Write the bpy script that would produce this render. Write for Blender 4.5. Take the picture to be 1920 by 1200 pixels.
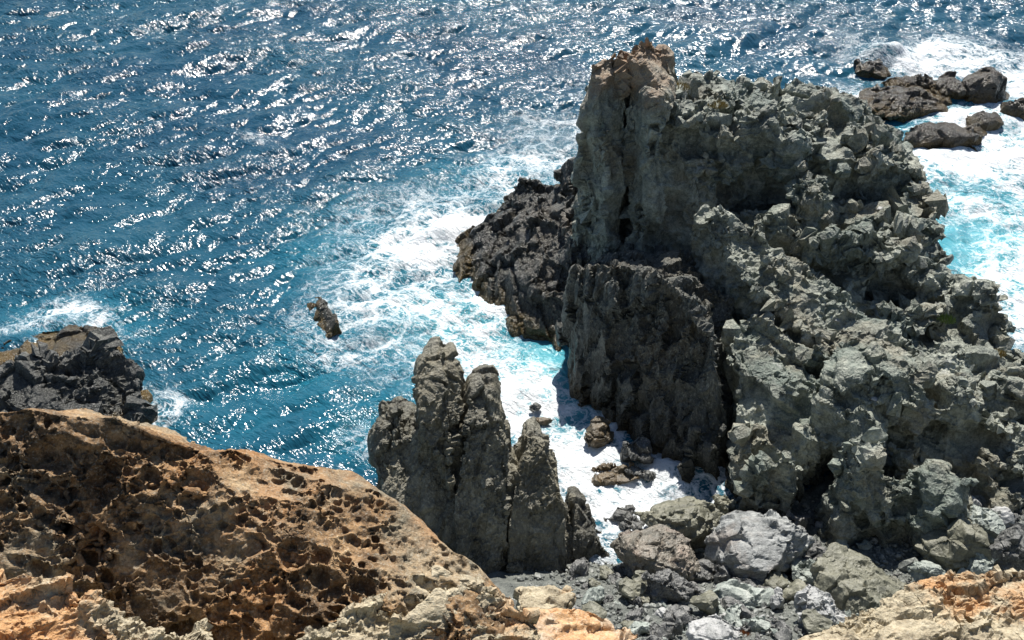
import bpy, bmesh, math, random
import numpy as np
from mathutils import Vector, Matrix

# ------------------------------------------------------------------ camera, sky, sun
for o in list(bpy.data.objects): bpy.data.objects.remove(o)
scene = bpy.context.scene
COL = scene.collection
CAM_H, PITCH, HFOV = 22.0, math.radians(36), math.radians(54)
cam_d = bpy.data.cameras.new('camera'); cam = bpy.data.objects.new('camera', cam_d); COL.objects.link(cam)
cam.location = (0, 0, CAM_H); cam.rotation_euler = (math.pi/2 - PITCH, 0, 0)
cam_d.sensor_fit = 'HORIZONTAL'; cam_d.angle = HFOV; cam_d.clip_end = 20000; cam_d.clip_start = 0.1
scene.camera = cam
SUN_EL, SUN_AZ = math.radians(51), math.radians(6)          # azimuth measured from +Y towards +X
world = bpy.data.worlds.new('World'); scene.world = world; world.use_nodes = True
wn = world.node_tree.nodes; wl = world.node_tree.links
sky = wn.new('ShaderNodeTexSky'); sky.sky_type = 'NISHITA'; sky.sun_disc = False
sky.sun_elevation = SUN_EL; sky.sun_rotation = SUN_AZ; sky.air_density = 1.0; sky.dust_density = 0.3; sky.ozone_density = 1.4
bg = wn['Background']; bg.inputs[1].default_value = 0.062; wl.new(sky.outputs[0], bg.inputs[0])
sun_d = bpy.data.lights.new('sun', 'SUN'); sun = bpy.data.objects.new('sun', sun_d); COL.objects.link(sun)
sun_d.energy = 5.0; sun_d.angle = math.radians(0.53); sun_d.color = (1.0, 0.955, 0.88)
sdir = Vector((math.sin(SUN_AZ)*math.cos(SUN_EL), math.cos(SUN_AZ)*math.cos(SUN_EL), math.sin(SUN_EL)))
sun.rotation_euler = sdir.to_track_quat('Z', 'Y').to_euler(); sun.location = sdir*60
vs = scene.view_settings; vs.view_transform = 'Standard'; vs.look = 'None'; vs.gamma = 1.0; vs.exposure = 0.6; vs.use_curve_mapping = False

# ------------------------------------------------------------------ helpers
F = 960/math.tan(HFOV/2); CP, SP = math.cos(PITCH), math.sin(PITCH)
def ray(px, py):
    a = (px-960)/F; b = -(py-600)/F
    return Vector((a, CP+b*SP, -SP+b*CP))
def P(px, py, Y=None, z=None):
    d = ray(px, py); t = Y/d.y if Y is not None else (z-CAM_H)/d.z
    return Vector((d.x*t, d.y*t, CAM_H+d.z*t))
def W(px, py): return P(px, py, z=0.0)

def tag(o, label=None, cat=None, group=None, kind=None):
    if label: o['label'] = label
    if cat: o['category'] = cat
    if group: o['group'] = group
    if kind: o['kind'] = kind
    return o
def thing(name, loc, label, cat, group=None):
    e = bpy.data.objects.new(name, None); e.location = loc; COL.objects.link(e); e.empty_display_size = 0.3
    return tag(e, label, cat, group)
def setparent(o, p):
    o.parent = p
    o.location = Vector(o.location) - Vector(p.location)

class NT:
    """tiny node-tree writer"""
    def __init__(s, tree): s.t = tree; s.x = 0
    def n(s, typ, ins=None, **props):
        nd = s.t.nodes.new(typ); s.x += 40; nd.location = (s.x, 0)
        for k, v in props.items(): setattr(nd, k, v)
        for k, v in (ins or {}).items():
            sk = nd.inputs[k]
            if isinstance(v, bpy.types.NodeSocket): s.t.links.new(v, sk)
            else: sk.default_value = v
        return nd
    def m(s, op, a, b=None, c=None, clamp=False):
        ins = {0: a}
        if b is not None: ins[1] = b
        if c is not None: ins[2] = c
        return s.n('ShaderNodeMath', ins, operation=op, use_clamp=clamp).outputs[0]
    def v(s, op, a, b=None):
        ins = {0: a}
        if b is not None: ins['Scale' if op == 'SCALE' else 1] = b
        nd = s.n('ShaderNodeVectorMath', ins, operation=op)
        return nd.outputs['Value'] if op in ('DOT_PRODUCT', 'LENGTH') else nd.outputs[0]
    def rng(s, x, a, b, c=0.0, d=1.0, smooth=True):
        return s.n('ShaderNodeMapRange', {0: x, 1: a, 2: b, 3: c, 4: d}, interpolation_type='SMOOTHSTEP' if smooth else 'LINEAR').outputs[0]
    def noise(s, vec, scale, detail=4, rough=0.55, typ='FBM', dist=0.0, lac=2.0):
        nd = s.n('ShaderNodeTexNoise', None, noise_type=typ)
        s.t.links.new(vec, nd.inputs['Vector'])
        nd.inputs['Scale'].default_value = scale; nd.inputs['Detail'].default_value = detail
        nd.inputs['Roughness'].default_value = rough; nd.inputs['Distortion'].default_value = dist; nd.inputs['Lacunarity'].default_value = lac
        return nd
    def vor(s, vec, scale, feat='F1', rand=1.0, dist='EUCLIDEAN'):
        nd = s.n('ShaderNodeTexVoronoi', None, feature=feat)
        if feat in ('F1', 'F2', 'SMOOTH_F1'): nd.distance = dist
        s.t.links.new(vec, nd.inputs['Vector']); nd.inputs['Scale'].default_value = scale; nd.inputs['Randomness'].default_value = rand
        return nd
    def mix(s, f, a, b, bl='MIX'):
        nd = s.t.nodes.new('ShaderNodeMix'); nd.data_type = 'RGBA'; nd.blend_type = bl; nd.clamp_factor = True
        for sk, v in ((nd.inputs[0], f), (nd.inputs[6], a), (nd.inputs[7], b)):
            if isinstance(v, bpy.types.NodeSocket): s.t.links.new(v, sk)
            else: sk.default_value = v if not isinstance(v, tuple) or len(v) == 4 else (*v, 1)
        return nd.outputs[2]
    def ramp(s, x, stops):
        nd = s.t.nodes.new('ShaderNodeValToRGB'); cr = nd.color_ramp
        while len(cr.elements) < len(stops): cr.elements.new(0.5)
        for e, (p, c) in zip(cr.elements, stops): e.position = p; e.color = (*c, 1)
        s.t.links.new(x, nd.inputs[0]); return nd.outputs[0]

# ------------------------------------------------------------------ geometry-node rock relief (baked below)
_gn = {}
def rock_gn(key, seed=0.0, rot=(0, 0, 0), aniso=(1, 1, 1), warp=(0.35, 0.5), big=(0.6, 0.35),
            chunks=((0.9, 0.5, 0.25, 0.10), (2.6, 0.45, 0.10, 0.05)), fine=(5.0, 0.05), pits=(), ridge=(1.1, 0.22), soft=False, beds=(), patch=0.42):
    kk = (key, seed)
    if kk in _gn: return _gn[kk]
    t = bpy.data.node_groups.new('relief_'+key, 'GeometryNodeTree')
    t.interface.new_socket(name='Geometry', in_out='INPUT', socket_type='NodeSocketGeometry')
    t.interface.new_socket(name='Geometry', in_out='OUTPUT', socket_type='NodeSocketGeometry')
    N = NT(t)
    gi = N.n('NodeGroupInput'); go = N.n('NodeGroupOutput')
    pos = N.n('GeometryNodeInputPosition').outputs[0]
    p0 = N.v('ADD', pos, (seed*7.31, seed*3.77, seed*5.13))
    N.n('NodeReroute')
    geo = gi.outputs[0]
    def setpos(geo, off): return N.n('GeometryNodeSetPosition', {'Geometry': geo, 'Offset': off}).outputs[0]
    def nrm(): return N.n('GeometryNodeInputNormal').outputs[0]
    var = N.rng(N.noise(N.v('ADD', p0, (17, 2, 23)), patch, 2).outputs[0], 0.40, 0.60, 0.30, 1.30)
    def rough(h): return N.m('MULTIPLY', h, var)
    def texvec():
        v = N.n('ShaderNodeVectorRotate', {'Vector': p0, 'Rotation': rot}, rotation_type='EULER_XYZ').outputs[0]
        return N.v('MULTIPLY', v, aniso)
    # 1 low-frequency warp of the whole body
    c = N.noise(p0, warp[0], 2).outputs['Color']
    geo = setpos(geo, N.v('SCALE', N.v('SUBTRACT', c, (0.5, 0.5, 0.5)), warp[1]*2))
    # 2 broad swells
    h = N.m('MULTIPLY', N.m('SUBTRACT', N.noise(p0, big[0], 3).outputs[0], 0.5), big[1]*2)
    geo = setpos(geo, N.v('SCALE', nrm(), h))
    if ridge[1]:
        rn = N.noise(texvec(), ridge[0], 4, 0.55, 'RIDGED_MULTIFRACTAL', dist=0.4).outputs[0]
        geo = setpos(geo, N.v('SCALE', nrm(), rough(N.m('MULTIPLY', N.m('SUBTRACT', rn, 0.75), ridge[1]))))
    for (bd, fr, am) in beds:
        ph = N.m('ADD', N.m('MULTIPLY', N.v('DOT_PRODUCT', p0, bd), fr), N.m('MULTIPLY', N.noise(p0, fr*0.35, 3).outputs[0], 2.4))
        fr_ = N.m('FRACT', ph)
        saw = N.m('SUBTRACT', fr_, N.rng(fr_, 0.86, 1.0))
        on = N.rng(N.noise(N.v('ADD', p0, (3, 8, 1)), 0.45, 2).outputs[0], 0.40, 0.60, 0.25, 1.0)
        geo = setpos(geo, N.v('SCALE', nrm(), N.m('MULTIPLY', N.m('MULTIPLY', N.m('SUBTRACT', saw, 0.45), am), on)))
    # 3 tilted, cracked blocks at each scale
    for i, (s, tilt, rnd, crack) in enumerate(chunks):
        v = texvec()
        w = N.v('SCALE', N.v('SUBTRACT', N.noise(v, s*1.3, 2).outputs['Color'], (0.5, 0.5, 0.5)), 0.55/s)
        v = N.v('ADD', v, w)
        vo = N.vor(v, s); cpos = vo.outputs['Position']; ccol = N.v('SUBTRACT', vo.outputs['Color'], (0.5, 0.5, 0.5))
        h = N.m('MULTIPLY', N.v('DOT_PRODUCT', N.v('SUBTRACT', v, cpos), ccol), tilt)
        h = N.m('ADD', h, N.m('MULTIPLY', N.v('DOT_PRODUCT', ccol, (1, 0, 0)), rnd))
        e = N.vor(v, s, 'DISTANCE_TO_EDGE').outputs['Distance']
        h = N.m('MULTIPLY', h, N.rng(e, 0.0, 0.05 if i == 0 else 0.09))
        h = N.m('SUBTRACT', h, N.m('MULTIPLY', N.m('SUBTRACT', 1.0, N.rng(e, 0.0, 0.09)), crack))
        geo = setpos(geo, N.v('SCALE', nrm(), rough(h) if i else h))
    # 4 weathering pits (rounded hollows between thin walls)
    for (s, depth, lo, mscale, thr) in pits:
        w = N.v('SCALE', N.v('SUBTRACT', N.noise(p0, s*1.1, 3).outputs['Color'], (0.5, 0.5, 0.5)), 0.6/s)
        v = N.v('ADD', p0, w)
        e = N.vor(v, s, 'DISTANCE_TO_EDGE').outputs['Distance']
        vc = N.vor(v, s).outputs['Color']
        hole = N.m('POWER', N.rng(e, lo, lo+0.30), 0.8)
        amt = N.rng(N.v('DOT_PRODUCT', vc, (1, 0, 0)), thr, thr+0.6, 0.22, 1.0)
        msk = N.rng(N.noise(p0, mscale, 2).outputs[0], 0.42, 0.58)
        msk = N.m('MULTIPLY', msk, N.rng(N.v('DOT_PRODUCT', nrm(), (0.0, -0.72, 0.69)), 0.52, 0.84))
        h = N.m('MULTIPLY', N.m('MULTIPLY', hole, amt), N.m('MULTIPLY', msk, -depth))
        geo = setpos(geo, N.v('SCALE', nrm(), h))
    # 5 fine ridged grain
    if fine[1]:
        v = texvec()
        r = N.noise(v, fine[0], 5, 0.6, 'RIDGED_MULTIFRACTAL').outputs[0]
        h = N.m('MULTIPLY', N.m('SUBTRACT', r, 0.6), fine[1])
        b = N.m('MULTIPLY', N.m('SUBTRACT', N.noise(v, fine[0]*0.45, 4, 0.6).outputs[0], 0.5), fine[1]*2.2)
        geo = setpos(geo, N.v('SCALE', nrm(), rough(N.m('ADD', h, b))))
    geo = N.n('GeometryNodeSetShadeSmooth', {'Geometry': geo, 'Shade Smooth': soft}).outputs[0]
    t.links.new(geo, go.inputs[0])
    _gn[kk] = t
    return t

TO_BAKE = []
def hull_into(bm, pts):
    vs_ = [bm.verts.new(p) for p in pts]
    r = bmesh.ops.convex_hull(bm, input=vs_)
    junk = [g for g in r['geom_interior'] if isinstance(g, bmesh.types.BMVert)]
    if junk: bmesh.ops.delete(bm, geom=junk, context='VERTS')
def rock(name, hulls, voxel, gn, mat, parent=None, zcut=None, smooth=2):
    """union of convex bodies -> voxel skin -> relief; hulls are lists of world points"""
    allp = [p for h in hulls for p in h]
    lo = Vector([min(p[i] for p in allp) for i in range(3)]); hi = Vector([max(p[i] for p in allp) for i in range(3)])
    org = Vector(((lo.x+hi.x)/2, (lo.y+hi.y)/2, max(lo.z, 0.0) if lo.z < 0.5 else lo.z))
    bm = bmesh.new()
    for h in hulls:
        b2 = bmesh.new(); hull_into(b2, [Vector(p)-org for p in h])
        tmp = bpy.data.meshes.new('t'); b2.to_mesh(tmp); b2.free(); bm.from_mesh(tmp); bpy.data.meshes.remove(tmp)
    bmesh.ops.recalc_face_normals(bm, faces=bm.faces[:])
    me = bpy.data.meshes.new(name); bm.to_mesh(me); bm.free()
    o = bpy.data.objects.new(name, me); COL.objects.link(o); o.location = org
    r = o.modifiers.new('r', 'REMESH'); r.mode = 'VOXEL'; r.voxel_size = voxel
    if smooth:
        sm = o.modifiers.new('s', 'SMOOTH'); sm.factor = 0.6; sm.iterations = smooth
    g = o.modifiers.new('g', 'NODES'); g.node_group = gn
    TO_BAKE.append((o, mat, zcut))
    if parent is not None: setparent(o, parent)
    return o
def bake_all():
    dg = bpy.context.evaluated_depsgraph_get(); dg.update()
    res = [(o, bpy.data.meshes.new_from_object(o.evaluated_get(dg)), m, zc) for o, m, zc in TO_BAKE]
    for o, me, m, zc in res:
        old = o.data; o.modifiers.clear(); o.data = me; me.name = o.name
        bpy.data.meshes.remove(old)
        me.materials.clear(); me.materials.append(m)
        if zc is not None:
            wz = o.location.z + (o.parent.location.z if o.parent else 0)
            bm = bmesh.new(); bm.from_mesh(me)
            bmesh.ops.delete(bm, geom=[v for v in bm.verts if v.co.z + wz < zc], context='VERTS')
            bm.to_mesh(me); bm.free()
    TO_BAKE.clear()

from mathutils.bvhtree import BVHTree
def lumps(hulls, spots, count, rr, seed, squash=(1, 1, 0.8), sink=0.35):
    """extra rounded masses seated half into the bodies, spread over a region given by its corners"""
    trees = []
    for h in hulls:
        b2 = bmesh.new(); hull_into(b2, [Vector(p) for p in h]); trees.append(BVHTree.FromBMesh(b2)); b2.free()
    rnd = random.Random(seed); out = []; o0 = Vector((0, 0, CAM_H)); tries = 0
    while len(out) < count and tries < 4000:
        tries += 1
        a, b, c = rnd.sample(spots, 3); u, v = rnd.random(), rnd.random()
        if u+v > 1: u, v = 1-u, 1-v
        px = a[0]+(b[0]-a[0])*u+(c[0]-a[0])*v; py = a[1]+(b[1]-a[1])*u+(c[1]-a[1])*v
        d = ray(px, py).normalized(); best = None
        for t in trees:
            l, n, i, ds = t.ray_cast(o0, d)
            if l is not None and (best is None or ds < best[1]): best = (l, ds)
        if best is None: continue
        q = rnd.uniform(*rr); ctr = best[0]+d*q*sink+Vector((0, 0, -q*0.1))
        out.append(blob(ctr, (q*squash[0]*rnd.uniform(.8, 1.3), q*squash[1]*rnd.uniform(.8, 1.3), q*squash[2]*rnd.uniform(.8, 1.2)), seed*100+tries, 16))
    return out
def prism(top, base=-1.5, spread=1.1, shift=(0, 0)):
    """points of a top polygon plus their feet, spread outwards, at height base"""
    t = [Vector(p) for p in top]; c = sum(t, Vector())/len(t)
    return t + [Vector((c.x+(p.x-c.x)*spread+shift[0], c.y+(p.y-c.y)*spread+shift[1], base)) for p in t]
def blob(c, r, seed, n=26):
    """irregular convex lump"""
    rnd = random.Random(seed); pts = []
    for i in range(n):
        v = Vector((rnd.gauss(0, 1), rnd.gauss(0, 1), rnd.gauss(0, 1))).normalized()*rnd.uniform(0.86, 1.06)
        pts.append(Vector(c)+Vector((v.x*r[0], v.y*r[1], v.z*r[2])))
    return pts

def stump(c, r_, seed, n=26, foot=-0.6):
    """a lump whose sides run down to the ground"""
    b = blob(c, r_, seed, n)
    return b+[Vector((c[0]+(p.x-c[0])*0.92, c[1]+(p.y-c[1])*0.92, foot)) for p in b]
# ------------------------------------------------------------------ materials
def rock_mat(name, cols, scale=1.0, tint=None, tint_amt=0.0, tint2=None, stain=None, wet=None, rough=0.48, bump=0.9, aniso=(1, 1, 1), rot=(0, 0, 0), algae=None, veins=0.0, speck=0.5, spec=0.5):
    m = bpy.data.materials.new(name); m.use_nodes = True
    t = m.node_tree; N = NT(t); b = t.nodes['Principled BSDF']
    pos = N.n('ShaderNodeNewGeometry').outputs['Position']
    v = N.n('ShaderNodeVectorRotate', {'Vector': pos, 'Rotation': rot}, rotation_type='EULER_XYZ').outputs[0]
    v = N.v('MULTIPLY', v, aniso)
    n1 = N.noise(v, 0.9*scale, 5, 0.62, dist=0.6).outputs[0]
    n2 = N.noise(v, 4.5*scale, 3, 0.65).outputs[0]
    f = N.m('ADD', N.m('MULTIPLY', n1, 0.6), N.m('MULTIPLY', n2, 0.4))
    k = len(cols)
    col = N.ramp(f, [(0.33+0.34*i/(k-1), c) for i, c in enumerate(cols)])
    if tint is not None:
        tn = N.noise(N.v('ADD', pos, (13, 5, 9)), 0.42*scale, 5, 0.6).outputs[0]
        col = N.mix(N.m('MULTIPLY', N.rng(tn, 0.47, 0.62), tint_amt), col, tint)
    if tint2 is not None:
        tn2 = N.noise(N.v('ADD', pos, (31, 15, 2)), tint2[1], 5, 0.65).outputs[0]
        col = N.mix(N.m('MULTIPLY', N.rng(tn2, 0.50, 0.62), tint2[2]), col, N.mix(n2, tint2[0], tuple(q*0.55 for q in tint2[0])))
    # mineral speckle and pale chips
    sp = N.noise(v, 17*scale, 2, 0.7).outputs[0]
    col = N.mix(N.m('MULTIPLY', N.rng(sp, 0.53, 0.68), speck), col, N.mix(0.6, col, (0.55, 0.55, 0.47)))
    col = N.mix(N.m('MULTIPLY', N.rng(sp, 0.47, 0.33), 0.55), col, N.mix(0.7, col, (0.02, 0.022, 0.02)))
    if veins:
        vn = N.vor(N.v('ADD', v, N.v('SCALE', N.noise(v, 0.8, 3).outputs['Color'], 0.9)), 0.5*scale, 'DISTANCE_TO_EDGE').outputs[0]
        ms = N.rng(N.noise(pos, 0.5, 2).outputs[0], 0.55, 0.66)
        col = N.mix(N.m('MULTIPLY', N.m('MULTIPLY', N.rng(vn, 0.022, 0.008), ms), veins), col, (0.50, 0.51, 0.47))
    z = N.n('ShaderNodeSeparateXYZ', {0: pos}).outputs[2]
    if stain:      # iron staining above a height
        sc, z0, z1, amt = stain
        zz = N.m('ADD', z, N.m('MULTIPLY', N.m('SUBTRACT', N.noise(pos, 1.2, 5).outputs[0], 0.5), 3.5))
        sn = N.m('MULTIPLY', N.rng(zz, z0, z1), amt)
        col = N.mix(sn, col, N.mix(n2, sc, (sc[0]*0.55, sc[1]*0.5, sc[2]*0.45)))
    rg = N.m('ADD', rough-0.1, N.m('MULTIPLY', n2, 0.2))
    if wet:
        wz = N.m('ADD', z, N.m('MULTIPLY', N.m('SUBTRACT', N.noise(pos, 1.1, 5, 0.6).outputs[0], 0.5), 2.2))
        w = N.rng(wz, wet[1], wet[0])
        col = N.mix(N.m('MULTIPLY', w, 0.78), col, N.mix(0.85, col, (0.028, 0.029, 0.026)))
        rg = N.m('ADD', rg, N.m('MULTIPLY', w, -0.28))
        if algae:
            az = N.m('ADD', z, N.m('MULTIPLY', N.m('SUBTRACT', N.noise(pos, 2.0, 5, 0.6).outputs[0], 0.5), 0.9))
            col = N.mix(N.m('MULTIPLY', N.rng(az, algae[1], algae[0]), algae[3]), col, algae[2])
    bh = N.noise(v, 7*scale, 4, 0.72).outputs[0]
    bp = N.n('ShaderNodeBump', {'Strength': bump, 'Distance': 0.16/scale, 'Height': bh})
    t.links.new(bp.outputs[0], b.inputs['Normal']); t.links.new(col, b.inputs['Base Color']); t.links.new(rg, b.inputs['Roughness'])
    b.inputs['Specular IOR Level'].default_value = spec
    return m

GREY = [(0.06, 0.067, 0.056), (0.185, 0.202, 0.168), (0.35, 0.37, 0.308), (0.56, 0.575, 0.485)]
M_head = rock_mat('headland_rock', GREY, tint=(0.25, 0.21, 0.14), tint_amt=0.5, tint2=((0.13, 0.19, 0.165), 0.35, 0.55), wet=(0.2, 1.6), veins=0.5, algae=(0.15, 0.6, (0.05, 0.036, 0.014), 0.7))
M_tower = rock_mat('pinnacle_rock', GREY, tint=(0.20, 0.16, 0.10), tint_amt=0.5, stain=((0.42, 0.26, 0.145), 7.5, 9.7, 0.85), wet=(0.2, 1.6))
M_wall = rock_mat('shaded_wall_rock', [(0.03, 0.032, 0.029), (0.06, 0.064, 0.056), (0.10, 0.104, 0.089), (0.18, 0.176, 0.147)], aniso=(1, 1, 0.45), tint=(0.14, 0.11, 0.07), tint_amt=0.4, wet=(0.5, 2.6), algae=(0.15, 0.6, (0.06, 0.042, 0.016), 0.7))  # wet rock, with the left-facing wall's shade put into the darker greys
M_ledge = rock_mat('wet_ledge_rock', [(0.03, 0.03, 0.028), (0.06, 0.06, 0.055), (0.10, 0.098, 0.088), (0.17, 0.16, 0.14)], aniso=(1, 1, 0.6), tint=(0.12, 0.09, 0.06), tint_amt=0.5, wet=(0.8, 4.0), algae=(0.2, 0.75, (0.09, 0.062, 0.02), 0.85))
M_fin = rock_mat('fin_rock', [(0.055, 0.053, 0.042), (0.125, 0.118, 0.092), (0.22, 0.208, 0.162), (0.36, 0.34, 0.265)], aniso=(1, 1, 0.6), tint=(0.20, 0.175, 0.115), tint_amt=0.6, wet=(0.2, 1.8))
M_dark = rock_mat('dark_shore_rock', [(0.03, 0.031, 0.03), (0.065, 0.066, 0.062), (0.11, 0.11, 0.10), (0.19, 0.185, 0.165)], wet=(0.3, 2.0), algae=(0.35, 0.8, (0.20, 0.12, 0.025), 0.7))
M_shelf = rock_mat('algae_shelf_rock', [(0.04, 0.036, 0.028), (0.08, 0.068, 0.048), (0.12, 0.10, 0.068), (0.18, 0.14, 0.08)], wet=(0.4, 2.0), algae=(0.1, 0.5, (0.16, 0.10, 0.022), 0.6), tint2=((0.32, 0.17, 0.022), 1.1, 0.95))
M_sea = rock_mat('offshore_rock', [(0.032, 0.024, 0.017), (0.08, 0.058, 0.038), (0.145, 0.105, 0.068), (0.22, 0.165, 0.11)], wet=(0.6, 3.5), algae=(0.1, 0.6, (0.10, 0.065, 0.02), 0.8))
M_orange = rock_mat('rusty_pitted_rock', [(0.05, 0.030, 0.014), (0.15, 0.090, 0.043), (0.34, 0.208, 0.10), (0.58, 0.40, 0.215)], scale=2.6, tint=(0.36, 0.34, 0.25), tint_amt=0.4, tint2=((0.52, 0.24, 0.075), 0.7, 0.5), rough=0.92, bump=0.7)
M_pale = rock_mat('pale_rusty_rock', [(0.15, 0.12, 0.075), (0.33, 0.275, 0.185), (0.47, 0.40, 0.275), (0.60, 0.52, 0.37)], scale=2.4, tint=(0.52, 0.27, 0.105), tint_amt=0.85, rough=0.9, bump=0.6)
M_gravel = rock_mat('beach_gravel', [(0.04, 0.045, 0.042), (0.09, 0.10, 0.092), (0.15, 0.16, 0.145), (0.24, 0.25, 0.225)], scale=2.5, bump=0.9)

# ------------------------------------------------------------------ sea
FOAM = [  # px, py, radius along / across view (m), strength, aeration
    # left side of the headland
    (1075, 255, 3.0, 2.0, 0.55), (1030, 310, 3.0, 1.8, 0.55), (960, 350, 2.6, 1.8, 0.6), (900, 385, 2.4, 2.0, 0.6), (860, 420, 2.6, 2.0, 1.0), (800, 440, 2.8, 2.2, 0.6),
    (830, 470, 2.4, 1.8, 1.0), (760, 500, 3.0, 2.4, 0.42), (830, 530, 2.2, 1.9, 0.65), (780, 570, 3.0, 2.4, 0.42), (720, 600, 2.8, 2.2, 0.50), (880, 600, 2.0, 1.6, 0.65), (700, 520, 3.0, 2.6, 0.36), (800, 640, 2.2, 1.8, .4), (930, 640, 1.6, 1.4, .8), (760, 400, 3, 2.4, .5),
    # cove
    (960, 660, 1.6, 1.4, 0.7), (1000, 700, 1.6, 1.5, 0.95), (930, 720, 1.5, 1.2, 0.75), (1040, 760, 1.3, 1.4, 1.0), (980, 770, 1.2, 1.2, 1.0), (1070, 830, 1.3, 1.3, 1.1), (1150, 800, .9, .9, 1.0),
    (1090, 890, 1.2, 1.2, 1.15), (1150, 930, 1.3, 1.3, 1.1), (1240, 920, 1.4, 1.2, 1.15), (1150, 1000, 1.0, 1.0, 1.0), (1300, 915, 1.0, .8, 1.0), (1165, 1035, 1.2, 1.2, 1.3), (1330, 925, .9, .7, 1.0), (1120, 990, 1.2, 1.2, 1.3), (1190, 960, 1.2, 1.0, 1.2), (1100, 930, 1.1, 1.0, 1.2),
    (780, 770, 0.9, 0.7, 0.5), (690, 840, 0.9, 0.7, 0.6),
    # round the little sea rock
    (590, 650, 1.8, 0.9, 0.50), (640, 640, 1.2, 0.8, 0.55), (600, 560, 1.4, 1.0, 0.45), (540, 620, 1.5, 1.0, 0.35), (660, 690, 2.0, 1.2, 0.32),
    # round the shelf on the left
    (90, 600, 1.9, 0.8, 0.60), (160, 580, 2.0, 0.8, 0.65), (220, 600, 1.3, 0.9, 0.65), (270, 640, 1.0, 1.2, 0.45), (280, 750, 0.7, 1.4, 0.55), (30, 630, 1.4, .8, .5),
    # right of the headland
    (1640, 95, 2.6, 2.0, 0.8), (1700, 120, 2.6, 2.0, .75), (1610, 180, 2.4, 1.6, 0.85), (1770, 110, 3.2, 2.2, 0.95), (1850, 100, 3.2, 2.2, 0.85), (1910, 150, 3.0, 2.4, 1.0), (1790, 215, 3.0, 2.0, 1.1), (1890, 250, 3.2, 2.4, 1.2),
    (1840, 300, 3.4, 2.0, 1.1), (1900, 330, 3.0, 2.0, 1.0), (1780, 300, 2.0, 1.5, 0.9), (1820, 400, 3.0, 2.2, 0.55), (1900, 430, 2.6, 2.2, 0.7), (1870, 500, 2.8, 2.2, 0.72), (1920, 560, 2.6, 2.2, 0.9), (1900, 620, 2.0, 2.0, 0.85), (1740, 330, 2., 1.5, .7),
    (490, 262, 1.0, 0.6, 0.40),
]
AERO = [  # extra turquoise, aerated water: px, py, rx, ry, strength
    (1000, 700, 4.5, 4.5, 0.9), (860, 600, 4.5, 4.0, 0.75), (760, 480, 6, 5, 0.45), (600, 680, 5, 4, 0.30), (500, 780, 5, 3.5, 0.22), (1850, 450, 6, 9, 1.0), (1880, 250, 7, 6, 0.6), (150, 600, 4, 2, 0.35), (700, 780, 3, 2.5, 0.4), (950, 350, 5, 4, .4),
]
def spectrum_tile(n, L, wind, wl_peak, rms, seed, spread=2.0, lmin=0.0):
    rg = np.random.default_rng(seed)
    kx = np.fft.fftfreq(n, L/n)*2*np.pi; KX, KY = np.meshgrid(kx, kx, indexing='xy'); K = np.hypot(KX, KY); K[0, 0] = 1
    kp = 2*np.pi/wl_peak
    S = np.exp(-1.1*(kp/K)**2)/K**3.4*(0.12+np.abs((KX*wind[0]+KY*wind[1])/K)**spread)
    if lmin: S *= np.exp(-(K*lmin/(2*np.pi))**2)
    S[0, 0] = 0
    Hk = (rg.normal(size=(n, n))+1j*rg.normal(size=(n, n)))*np.sqrt(S)
    h = np.fft.ifft2(Hk).real; sc = rms/h.std()
    dx = np.fft.ifft2(-1j*KX/K*Hk).real; dy = np.fft.ifft2(-1j*KY/K*Hk).real
    return h*sc, dx*sc, dy*sc
def sample(tile, x, y, L):
    n = tile.shape[0]; u = (x/L*n) % n; w = (y/L*n) % n
    i = np.floor(u).astype(int); j = np.floor(w).astype(int); fu = u-i; fw = w-j
    i %= n; j %= n; i1 = (i+1) % n; j1 = (j+1) % n
    return (tile[j, i]*(1-fu)+tile[j, i1]*fu)*(1-fw)+(tile[j1, i]*(1-fu)+tile[j1, i1]*fu)*fw
def vnoise(x, y, seed):
    rg = np.random.default_rng(seed); T = rg.random((64, 64)); s = lambda a: a
    return sample(T, x, y, 64.0)
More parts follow.
